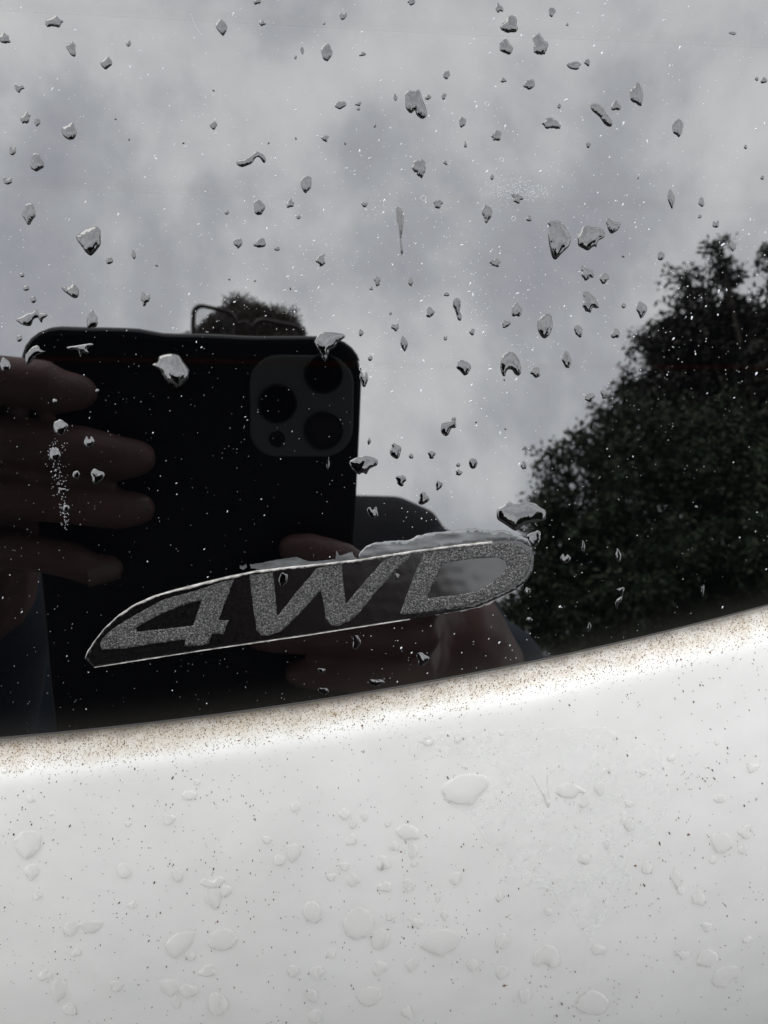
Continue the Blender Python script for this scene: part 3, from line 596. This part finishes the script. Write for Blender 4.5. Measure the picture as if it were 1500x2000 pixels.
while len(pan) < 1500:
    if rnd.random() < .2: q = rnd.choice(cl); x, yy = rnd.gauss(q[0], q[2]), rnd.gauss(q[1], q[2]*.5)
    else: x, yy = rnd.uniform(-20, 1520), rnd.uniform(1250, 2030)
    if yy < ey(x) + 70 or (rnd.random() < (yy-1400)/900 and rnd.random() < .6): continue
    s = rnd.choice((1.0, 1.1, 1.3, 1.5, 1.9)) if rnd.random() < .97 else rnd.uniform(2.4, 3.2)
    pan.append((x, yy, s*rnd.uniform(1.4, 2.8), s, math.pi/2 + (750-x)/750*-.55*-1 + rnd.gauss(0, .25)))
pan += [(748, 1690, 8, 5, 1.2), (746, 1696, 8, 6, 0.4)]
for (x, yy, s) in [(783, 1664, 5), (901, 1654, 4), (985, 1925, 7), (425, 1800, 5), (313, 1783, 5), (1241, 1691, 6), (1345, 1630, 7), (1355, 1371, 5), (1387, 1274, 5), (1330, 1288, 5), (707, 1417, 6), (634, 1441, 4), (905, 1443, 5)]: rust.append((x, yy, s, s*.7, rnd.uniform(0, 3)))
for _ in range(170):
    x = rnd.uniform(0, 1500); d = rnd.uniform(8, 62); s = rnd.uniform(1.2, 3); rust.append((x, ey(x)+d, s*1.4, s, rnd.gauss(-1, .5)))
specks('lip_dirt', band[2200:], put_paint, mat('brown_dirt', (.22, .155, .085), .85)[0], 'tan dirt grains spread over the white lip under the window', 'dirt')
specks('lip_grime', band[:2200], put_paint, m_black, 'dark grime grains packed along the white lip under the window', 'grime')
specks('paint_specks', pan, put_paint, m_black, 'fine black road specks scattered over the white tailgate', 'specks')
specks('rust_specks', rust, put_paint, m_rust, 'rusty brown specks on the white lip and tailgate', 'specks')

# ------------------------------------------------------------------ ground
m_ground, t, b = mat('asphalt', (.06, .06, .06), .9)
t.links.new(ramp(t, nz(t, 60, 6, .7), [(.3, (.035, .035, .036)), (.7, (.09, .088, .085))]), b.inputs['Base Color'])
tag(link('ground', mesh('ground', [(-1500, -1500, 0), (1500, -1500, 0), (1500, 1500, 0), (-1500, 1500, 0)], [(0, 1, 2, 3)]), m_ground), 'grey asphalt car park surface', None, None, 'structure')

# ------------------------------------------------------------------ the phone
def rrect(w, h, r, n=7):
    P = []
    for cx, cy, a0 in ((w/2-r, h/2-r, 0), (-w/2+r, h/2-r, 90), (-w/2+r, -h/2+r, 180), (w/2-r, -h/2+r, 270)):
        for i in range(n): a = rad(a0 + 90*i/(n-1)); P.append((cx + r*math.cos(a), cy + r*math.sin(a)))
    return P
def slab(name, P, z0, z1, bev, m, parent, ctr=(0, 0)):   # rounded slab facing the car; outlines in mm in the phone's plane
    vs, fs = [], []; n = len(P); levels = [(z0, bev), (z0+bev, 0), (z1-bev, 0), (z1-bev*.3, bev*.3), (z1, bev)]
    mxx = max(abs(q[0]) for q in P); mxy = max(abs(q[1]) for q in P)
    for z, ins in levels:
        for x, yy in P: vs.append(C(ctr[0] + x*(1-ins/mxx), ctr[1] + yy*(1-ins/mxy), z))
    for l in range(4):
        for i in range(n): j = (i+1) % n; fs.append((l*n+i, l*n+j, (l+1)*n+j, (l+1)*n+i))
    fs.append(tuple(range(4*n, 5*n))); fs.append(tuple(range(n))[::-1])
    o = link(name, mesh(name, vs, fs), m, parent, False); return o
m_case, t, b = mat('phone_case', (.003, .004, .005), .5, Specular_IOR_Level=.15)
m_plate, _, _ = mat('camera_plate', (.08, .092, .09), .55)
m_lens, _, _ = mat('lens_black', (.003, .003, .004), .08, Specular_IOR_Level=.12)
m_ring, _, _ = mat('lens_ring', (.02, .02, .022), .3, Metallic=.6)
phone = empty('phone', C(-19.5, -62, -7)); tag(phone, 'black phone with three camera lenses held up to the wet car window', 'phone')
CP_ = []
for q in rrect(86.6, 160, 9): CP_.append(q)
CP_ = CP_[:7] + [(29.5 - 3*i, 80) for i in range(1, 20)] + CP_[7:]
CP_ = [(x, yy + (1.1*(1 - min(1, max(0, (x + 16)/7))**1.0) if yy > 40 else 0)) for x, yy in CP_]
slab('case', CP_, -13.5, -3.0, 1.6, m_case, phone, (-20.1, -62.5))
slab('camera_plate', rrect(28, 27.5, 7.5), -3.0, -1.9, .5, m_plate, phone, (6.7, -.9))
for cx, cy, r_ in ((0, 0, 5.0), (12.4, 8, 4.9), (12.5, -7.4, 4.9), (0, -9.6, 2.2)):
    rg = slab('lens' if r_ > 3 else 'flash', rrect(2*r_, 2*r_, r_-.01, 9), -1.9, -1.25, .25, m_lens, phone, (cx, cy))
    if r_ > 3:
        vs, fs = [], []
        for i in range(40):
            a = 2*math.pi*i/40
            for rr, z in ((r_+.45, -1.9), (r_+.4, -1.2), (r_+.02, -1.1), (r_-.05, -1.35)): vs.append(C(cx+rr*math.cos(a), cy+rr*math.sin(a), z))
        for i in range(40):
            for j in range(3): a = i*4+j; c = ((i+1) % 40)*4+j; fs.append((a, c, c+1, a+1))
        link('ring', mesh('ring', vs, fs), m_ring, rg)

# ------------------------------------------------------------------ the photographer
m_skin, t, b = mat('skin', (.34, .20, .15), .55, Subsurface_Weight=0.0)
t.links.new(ramp(t, nz(t, 90, 4), [(.3, (.085, .040, .034)), (.7, (.125, .062, .052))]), b.inputs['Base Color'])
bump(t, b, nz(t, 700, 3), .3, .0006)
m_fleece, t, b = mat('black_fleece', (.012, .012, .014), .95); bump(t, b, nz(t, 400, 4), .8, .002)
m_blue, _, _ = mat('blue_shirt', (.005, .014, .024), .9)
m_jean, _, _ = mat('denim', (.012, .02, .045), .9)
m_hair, _, _ = mat('hair', (.060, .044, .030), .6)
m_frame, _, _ = mat('glasses_frame', (.020, .009, .007), .4)
m_shoe, _, _ = mat('shoe', (.03, .03, .03), .6)
def tube(vs, fs, pts, seg=16):
    """tapered tube through [(point, radius[, flat])] with rounded ends"""
    P = [p_[0] for p_ in pts]; R = [p_[1] for p_ in pts]; n = len(P); rings = []
    t0 = (P[1]-P[0]).normalized(); t1 = (P[-1]-P[-2]).normalized()
    seq = [(P[0]-t0*R[0]*.9, R[0]*.3), (P[0]-t0*R[0]*.6, R[0]*.75)] + list(zip(P, R)) + [(P[-1]+t1*R[-1]*.6, R[-1]*.75), (P[-1]+t1*R[-1]*.9, R[-1]*.3)]
    s0 = len(vs); ref = None
    for i, (c, r) in enumerate(seq):
        a = seq[max(0, i-1)][0]; d = seq[min(len(seq)-1, i+1)][0]; tt = (d-a).normalized()
        if ref is None: ref = tt.orthogonal().normalized()
        ref = (ref - tt*ref.dot(tt)).normalized(); bi = tt.cross(ref)
        for j in range(seg): q = 2*math.pi*j/seg; vs.append(c + ref*(r*math.cos(q)) + bi*(r*math.sin(q)))
    m_ = len(seq)
    for i in range(m_-1):
        for j in range(seg): a = s0+i*seg+j; c = s0+i*seg+(j+1) % seg; fs.append((a, c, c+seg, a+seg))
    fs.append(tuple(s0+j for j in range(seg))[::-1]); fs.append(tuple(s0+(m_-1)*seg+j for j in range(seg)))
def ball(vs, fs, c, r, R3=None, n=14):
    s = len(vs); R3 = R3 or Matrix.Identity(3)
    for i in range(n+1):
        a = math.pi*i/n
        for j in range(2*n):
            q = math.pi*j/n; vs.append(c + R3 @ Vector((r[0]*math.sin(a)*math.cos(q), r[1]*math.sin(a)*math.sin(q), r[2]*math.cos(a))))
    for i in range(n):
        for j in range(2*n): a = s+i*2*n+j; c_ = s+i*2*n+(j+1) % (2*n); fs.append((a, a+2*n, c_+2*n, c_))
def fuse(name, vs, fs, m, parent, vox, sm=4):
    o = link(name, mesh(name, vs, fs), m, parent)
    md = o.modifiers.new('r', 'REMESH'); md.mode = 'VOXEL'; md.voxel_size = vox; md.use_smooth_shade = True
    s_ = o.modifiers.new('s', 'SMOOTH'); s_.factor = .5; s_.iterations = sm
    return o
head = seen(494, 812, 1.0)                        # centre of the head
shR = seen(800, 1075, 1.06); neck = head + Vector((.0, -.03, -.13))
shR = Vector((shR.x-.008, head.y-.05, head.z-.172)) ; shL = Vector((head.x - (shR.x-head.x), head.y-.05, head.z-.172))
chest = Vector((head.x, head.y-.07, head.z-.36)); pelvis = Vector((head.x-.01, head.y-.16, .93))
person = empty('person', Vector((pelvis.x, pelvis.y, 0))); tag(person, 'person in black vest and blue shirt with glasses pushed up, holding a phone', 'person')
hd = Matrix.Rotation(rad(-38), 3, 'X')            # looks down at the phone; face towards +y
def H(x, y_, z): return head + hd @ Vector((x, y_, z))
lw = C(-92, -40, -52); rw = C(72, -100, -54)       # wrists
elL = Vector((head.x-.27, head.y+.10, head.z-.50)); elR = Vector((head.x+.30, head.y+.08, head.z-.50))
# body: one continuous surface
vs, fs = [], []
ball(vs, fs, H(0, -.012, .03), (.074, .092, .085), hd); ball(vs, fs, H(0, .012, -.045), (.057, .070, .062), hd); ball(vs, fs, H(0, .05, -.088), (.024, .022, .016), hd)
tube(vs, fs, [(H(0, .083, .012), .007), (H(0, .10, -.018), .011)]); tube(vs, fs, [(H(-.02, .08, -.052), .006), (H(0, .089, -.05), .0075), (H(.02, .08, -.052), .006)])
for s in (-1, 1): tube(vs, fs, [(H(s*.075, -.005, .02), .008), (H(s*.079, -.008, -.005), .011), (H(s*.073, 0, -.03), .007)])
tube(vs, fs, [(H(0, -.02, -.06), .052), (neck, .05), (neck + Vector((0, -.02, -.07)), .058)])
tube(vs, fs, [(neck + Vector((0, -.02, -.06)), .07), (chest, .125), (Vector((chest.x, chest.y-.03, chest.z-.1)), .11)])
tube(vs, fs, [(shL, .05), (shR, .05)])
for sh_, el, wr in ((shL, elL, lw), (shR, elR, rw)): tube(vs, fs, [(sh_, .052), (sh_.lerp(el, .5), .045), (el, .038), (el.lerp(wr, .35), .037), (wr, .025)])
# left hand: fingers wrap over the phone's back from its left side
def flat_palm(a, b_, c, d, r): tube(vs, fs, [(a, r), (b_, r)]); tube(vs, fs, [(c, r), (d, r)]); tube(vs, fs, [(a.lerp(c, .5), r), (b_.lerp(d, .5), r)]); tube(vs, fs, [(a, r), (c, r)]); tube(vs, fs, [(b_, r), (d, r)])
flat_palm(lw, C(-86, -5, -20), C(-92, -52, -48), C(-84, -44, -22), .0105)
tube(vs, fs, [(lw, .024), (C(-88, -30, -38), .018)])
tube(vs, fs, [(C(-68.4, 6, -5), .0060), (C(-68.4, -16, -5), .0062), (C(-68.4, -40, -5), .0062)])
for z_, r_ in ((-6, .0085), (-14, .010), (-22, .011)): tube(vs, fs, [(C(-85, 3, z_), r_), (C(-86, -18, z_), r_), (C(-86, -38, z_), r_)])
for y0, y1, tip, r_ in ((6.6, 3.8, -46.5, 5.35), (-8.0, -13.2, -33.5, 5.6), (-22, -26.5, -34, 5.2), (-36, -42.5, -42, 4.3)):
    tube(vs, fs, [(C(-86, y0*.8-5, -22), .0085), (C(-84, y0-.5, -6), r_*.00122), (C(-78, y0, 4.0), r_*.00112), (C(-66, y0+.2, 6.6), r_*.00108), (C((-66+tip)/2, (y0+y1)/2+.3, 6.3), r_*.00112), (C(tip-7, y1+.1, 5.2), r_*.00100), (C(tip-3, y1, 4.3), r_*.00086)])
tube(vs, fs, [(C(-88, -20, -34), .012), (C(-76, -14, -26), .0095), (C(-54, -8, -22), .0078)])        # thumb on the screen side
# right hand: steadies the lower right corner
flat_palm(rw, C(48, -69, -20), C(64, -104, -48), C(50, -88, -22), .0105)
for y0, y1, tip, r_ in ((-55, -39.5, 0, 5.0), (-58, -50.5, -12, 5.9), (-69, -64, -10, 5.7), (-80, -78, 2, 5.0)):
    tube(vs, fs, [(C(49, y0-9, -22), .009), (C(47, y0, -6), r_*.00122), (C(42, y0, 4.5), r_*.00118), (C(34, y0, 6.8), r_*.00108), (C((34+tip)/2, y0*.25+y1*.75, 6.5), r_*.00112), (C(tip+7, y1, 5.4), r_*.001), (C(tip+3, y1, 4.4), r_*.00086)])
tube(vs, fs, [(C(60, -70, -36), .012), (C(40, -66, -28), .0098), (C(18, -60, -23), .008)])
body = fuse('body', vs, fs, m_skin, person, .0014, 3)
# nails: small curved plates on the four visible left fingertips
vs, fs = [], []
for y1, tip in ((3.2, -46.5), (-13.5, -33.5), (-25.5, -34), (-42.5, -42)):
    s = len(vs)
    for i in range(5):
        for j in range(5):
            a = (j-2)/2*.9; vs.append(C(tip-8+i*1.9, y1 + math.sin(a)*4.2*(1-.08*i), 4.9 + math.cos(a)*5.3 - i*.62))
    for i in range(4):
        for j in range(4): q = s+i*5+j; fs.append((q, q+1, q+6, q+5))
m_nail, _, _ = mat('nail', (.13, .085, .075), .35)
link('fingernails', mesh('fingernails', vs, fs), m_nail, person)
# clothes
vs, fs = [], []
tube(vs, fs, [(neck + Vector((0, -.03, -.075)), .085), (chest + Vector((0, 0, .06)), .135), (chest, .155), (Vector((chest.x, chest.y-.05, chest.z-.2)), .15), (pelvis + Vector((0, 0, .03)), .165)], 24)
tube(vs, fs, [(shL + Vector((.02, 0, 0)), .072), (shL.lerp(shR, .5) + Vector((0, -.02, .012)), .08), (shR - Vector((.02, 0, 0)), .072)], 20)
fuse('vest', vs, fs, m_fleece, person, .006, 3)
for sh_, el, wr in ((shL, elL, lw), (shR, elR, rw)):
    vs, fs = [], []
    tube(vs, fs, [(sh_ + Vector((0, 0, -.02)), .066), (sh_.lerp(el, .5), .060), (el, .052), (el.lerp(wr, .4), .048), (el.lerp(wr, .88), .036)], 20); fuse('sleeve', vs, fs, m_blue, person, .005, 2)
vs, fs = [], []
tube(vs, fs, [(pelvis + Vector((-.06, 0, .04)), .12), (pelvis + Vector((.06, 0, .04)), .12)], 20)
for s in (-1, 1):
    hp = pelvis + Vector((s*.095, 0, -.04)); kn = Vector((pelvis.x + s*.12, pelvis.y+.02, .50)); an = Vector((pelvis.x+s*.13, pelvis.y-.01, .10))
    tube(vs, fs, [(hp, .105), (hp.lerp(kn, .5), .088), (kn, .072), (kn.lerp(an, .4), .068), (an, .060)], 18)
fuse('jeans', vs, fs, m_jean, person, .007, 2)
for s in (-1, 1):
    vs, fs = [], []; an = Vector((pelvis.x+s*.13, pelvis.y-.01, .05)); tube(vs, fs, [(an + Vector((0, -.05, 0)), .046), (an + Vector((0, .06, -.002)), .044), (an + Vector((0, .17, -.012)), .034)]); fuse('shoe', vs, fs, m_shoe, person, .005, 2)
# curly hair: a few thousand short coiled strands
vs, fs = [], []; rh = random.Random(3)
ball(vs, fs, H(0, -.024, .042), (.082, .094, .086), hd)
for kx in range(11000):
    a = rh.uniform(0, 2*math.pi); z = rh.uniform(-.55, 1); q = math.sqrt(1-z*z)
    if math.sin(a)*q > .55 and z < .35: continue
    d = Vector((q*math.cos(a), q*math.sin(a), z)); c = H(0, -.024, .042) + hd @ Vector((d.x*.078, d.y*.092, d.z*.086)); dn = (hd @ d).normalized()
    fr = dn.orthogonal().normalized(); f2 = dn.cross(fr); ph = rh.uniform(0, 6.28); ln = rh.uniform(.006, .015)*(1 + .9*max(0, noise.noise(d*2.3)*2)); pr = rh.uniform(.003, .006); w = .0005
    P = [c + dn*(ln*i/6) + fr*(pr*math.cos(ph+i*1.25)*(i/6)) + f2*(pr*math.sin(ph+i*1.25)*(i/6)) for i in range(7)]; sd_ = Vector((rh.uniform(-1, 1), rh.uniform(-1, 1), rh.uniform(-1, 1))).normalized()
    s = len(vs)
    for i, q_ in enumerate(P): vs += [q_ - sd_*w, q_ + sd_*w]
    for i in range(6): fs.append((s+2*i, s+2*i+1, s+2*i+3, s+2*i+2))
link('hair', mesh('hair', vs, fs), m_hair, person)
# glasses pushed up on the hair
gl = empty('glasses', seen(480, 640, .93)); gl.parent = person; gl.matrix_parent_inverse = person.matrix_world.inverted()
m_gl = bpy.data.materials.new('spectacle_lens'); m_gl.use_nodes = True; t = m_gl.node_tree; t.nodes.clear()
o_ = t.nodes.new('ShaderNodeOutputMaterial'); g1 = t.nodes.new('ShaderNodeBsdfGlossy'); g1.inputs['Roughness'].default_value = .02; tr = t.nodes.new('ShaderNodeBsdfTransparent'); tr.inputs[0].default_value = (.86, .87, .88, 1)
ms = t.nodes.new('ShaderNodeMixShader'); ms.inputs[0].default_value = .08; t.links.new(tr.outputs[0], ms.inputs[1]); t.links.new(g1.outputs[0], ms.inputs[2]); t.links.new(ms.outputs[0], o_.inputs[0])
for cx, cy, hw, hh, D_ in ((421, 634, 44, 34, .925), (545, 662, 48, 34, .925)):
    vs, fs = [], []; P = rrect(2*hw, 2*hh, hh*.62, 6); n = len(P)
    for (x, yy) in P:
        c = seen(cx + x, cy - yy + x*.22, D_)
        dr = (seen(cx + x*1.06, cy - yy*1.09 + x*.22, D_) - c).normalized(); nn = (c - CP).normalized()
        for i in range(6): a = math.pi*i/3; vs.append(c + dr*.0028*math.cos(a) + nn*.0026*math.sin(a))
    for i in range(n):
        for j in range(6): a = i*6+j; b1 = i*6+(j+1) % 6; c_ = ((i+1) % n)*6; fs.append((a, b1, c_+(j+1) % 6, c_+j))
    link('rim', mesh('rim', vs, fs), m_frame, gl)
    L_ = [seen(cx + x, cy - yy + x*.22, D_) for x, yy in P]; link('spectacle_lens', mesh('spectacle_lens', L_, [tuple(range(n))]), m_gl, gl, False)
for s, px_, py_ in ((-1, 376, 610), (1, 594, 640)):
    vs, fs = [], []; a = seen(px_, py_, .926); tube(vs, fs, [(a, .0022), (a + Vector((s*.004, -.06, -.02)), .002), (H(s*.08, -.03, -.01), .002)], 8); link('temple', mesh('temple', vs, fs), m_frame, gl)
vs, fs = [], []; tube(vs, fs, [(seen(465, 630, .925), .0018), (seen(482, 626, .922), .0018), (seen(498, 642, .925), .0018)], 8); link('bridge', mesh('bridge', vs, fs), m_frame, gl)

# ------------------------------------------------------------------ trees across the car park
def leafmat(name, a, b_):
    m, t, b = mat(name, a, .6); oi = t.nodes.new('ShaderNodeNewGeometry')
    t.links.new(mixc(t, oi.outputs['Random Per Island'], a, b_), b.inputs['Base Color']); return m
m_leaf1 = leafmat('green_leaf', (.010, .024, .006), (.026, .046, .010)); m_leaf2 = leafmat('bronze_leaf', (.011, .018, .008), (.032, .024, .016)); m_bark, _, _ = mat('bark', (.07, .055, .045), .9)
def tree(name, label, blobs, base, nleaf, size, lm, droop, seed):
    r = random.Random(seed); root = empty(name, base); tag(root, label, 'tree')
    vs, fs = [], []; big = max(blobs, key=lambda q: q[1])[0]
    trunk_top = Vector((base.x, base.y, big.z))
    tube(vs, fs, [(base, .28), (base.lerp(trunk_top, .5) + Vector((.1, 0, 0)), .2), (trunk_top, .10)], 10)
    link('trunk', mesh('trunk', vs, fs), m_bark, root)
    vs, fs = [], []
    for c, R in blobs:
        st = base.lerp(trunk_top, r.uniform(.5, .85)); tube(vs, fs, [(st, .09), (st.lerp(c, .5) + Vector((0, 0, .2)), .05), (c, .02)], 6)
        for _ in range(5):
            d = Vector((r.gauss(0, 1), r.gauss(0, 1), r.gauss(.3, 1))).normalized(); tube(vs, fs, [(c, .018), (c + d*R*.95, .005)], 4)
    link('branches', mesh('branches', vs, fs), m_bark, root)
    vs, fs = [], []; tw = sum(R**2 for c, R in blobs)
    for c, R in blobs:
        k_ = int(nleaf*R*R/tw)
        nc = max(8, k_//16); 
        subs = []
        for _ in range(int(4 + R*7)):
            d = Vector((r.gauss(0, 1), r.gauss(0, 1), r.gauss(0, 1))).normalized(); subs.append((c + d*R*r.uniform(.7, .95), R*r.uniform(.16, .42)))
        c0, R0 = c, R
        for _ in range(nc):                       # leaf sprays, most of them gathered into boughs
            c, R = r.choice(subs) if r.random() < .62 else (c0, R0*.86)
            d = Vector((r.gauss(0, 1), r.gauss(0, 1), r.gauss(0, 1))).normalized(); rr = R*(r.random()**.38)*(1 + .17*noise.noise(d*2.1 + c))
            q = c + Vector((d.x*rr, d.y*rr, d.z*rr)); ax = (d + Vector((r.gauss(0, .6), r.gauss(0, .6), r.gauss(0, .6) - droop))).normalized()
            for i in range(16):
                l = size*r.uniform(.7, 1.3); pc = q + ax*(i*size*.16) + Vector((r.gauss(0, 1), r.gauss(0, 1), r.gauss(0, 1)))*size*.55
                dr = (ax + Vector((r.gauss(0, .7), r.gauss(0, .7), r.gauss(0, .7) - droop))).normalized(); sdv = dr.cross(Vector((r.gauss(0, 1), r.gauss(0, 1), r.gauss(0, 1)))).normalized()*(l*.24)
                s = len(vs); vs += [pc, pc + dr*l*.5 + sdv, pc + dr*l, pc + dr*l*.5 - sdv]; fs.append((s, s+1, s+2, s+3))
    o = link('leaves', mesh('leaves', vs, fs), lm, root, False); o['kind'] = 'stuff'
def sp(l, D): return [(seen(x, yy, D + dd), R/FPX*D) for x, yy, R, dd in l]
b1 = sp([(1330, 1080, 180, 0), (1160, 960, 95, -1), (1250, 900, 100, .5), (1120, 1060, 85, -.5), (1380, 900, 110, 1), (1230, 1130, 130, -1), (1480, 1050, 170, 0), (1300, 1250, 170, 0), (1130, 1180, 110, 0), (1500, 1240, 150, 0), (1215, 838, 48, 0), (1080, 990, 42, -.5), (1085, 1120, 60, 0), (1050, 1250, 90, 0)], 14)
tree('broad_tree', 'leafy green rounded tree standing lower and nearer than the bronze tree', b1, Vector((seen(1330, 1080, 14).x, seen(1330, 1080, 14).y, 0)), 120000, .105, m_leaf1, .1, 5)
b2 = sp([(1400, 740, 110, 0), (1395, 620, 44, 0), (1408, 545, 19, 0), (1405, 505, 13, 0), (1404, 480, 5, 0), (1348, 572, 17, 0), (1330, 540, 13, 0), (1440, 620, 30, 0), (1350, 680, 66, 0), (1290, 680, 34, 0), (1250, 658, 14, 0), (1470, 680, 66, 0), (1235, 765, 18, 0), (1212, 744, 12, 0), (1290, 790, 60, 0), (1480, 800, 100, 0), (1550, 690, 60, 0), (1560, 900, 150, 0), (1400, 850, 110, 0), (1312, 628, 16, 0), (1640, 760, 140, 0)], 17)
tree('tall_tree', 'tall dark bronze-tinged tree with feathery drooping tips behind the green tree', b2, Vector((seen(1450, 740, 17).x, seen(1450, 740, 17).y, 0)), 110000, .12, m_leaf2, .5, 6)
b3 = sp([(1510, 560, 15, 0), (1506, 520, 6, 0), (1520, 620, 22, 0), (1502, 480, 3, 0), (1590, 600, 55, 0), (1620, 700, 100, 0)], 19)
tree('slender_tree', 'slender drooping tree at the right edge behind the bronze tree', b3, Vector((seen(1600, 640, 19).x, seen(1600, 640, 19).y, 0)), 16000, .13, m_leaf2, .8, 8)

# greenery added across the car park to block the low sky in the mirrored view
hv, hf = [], []; rg = random.Random(9); y0 = -12.6; root = empty('sky_block_hedge', Vector((-3, y0, 0))); tag(root, 'long dark leafy row added across the car park to block low sky', 'sky_block_hedge')
for _ in range(52000):
    x = rg.uniform(-16, 12); q = rg.random(); z = 3.25*rg.random()**.6 + .12*noise.noise((x*.9, 0, 0)); yy = y0 + rg.uniform(-.5, .5); l = rg.uniform(.08, .15)
    d = Vector((rg.gauss(0, 1), rg.gauss(0, 1), rg.gauss(.3, 1))).normalized(); sdv = d.orthogonal().normalized()*l*.3; c = Vector((x, yy, z)); n_ = len(hv)
    hv += [c, c + d*l*.5 + sdv, c + d*l, c + d*l*.5 - sdv]; hf.append((n_, n_+1, n_+2, n_+3))
o = link('leaves', mesh('leaves', hv, hf), m_leaf1, root, False); o['kind'] = 'stuff'  # leaves of the row added to block the low sky
for x in range(-15, 13):
    vs, fs = [], []; tube(vs, fs, [(Vector((x, y0, 0)), .05), (Vector((x + .1, y0, 2.4)), .02)], 6); link('sky_block_stem', mesh('sky_block_stem', vs, fs), m_bark, root)
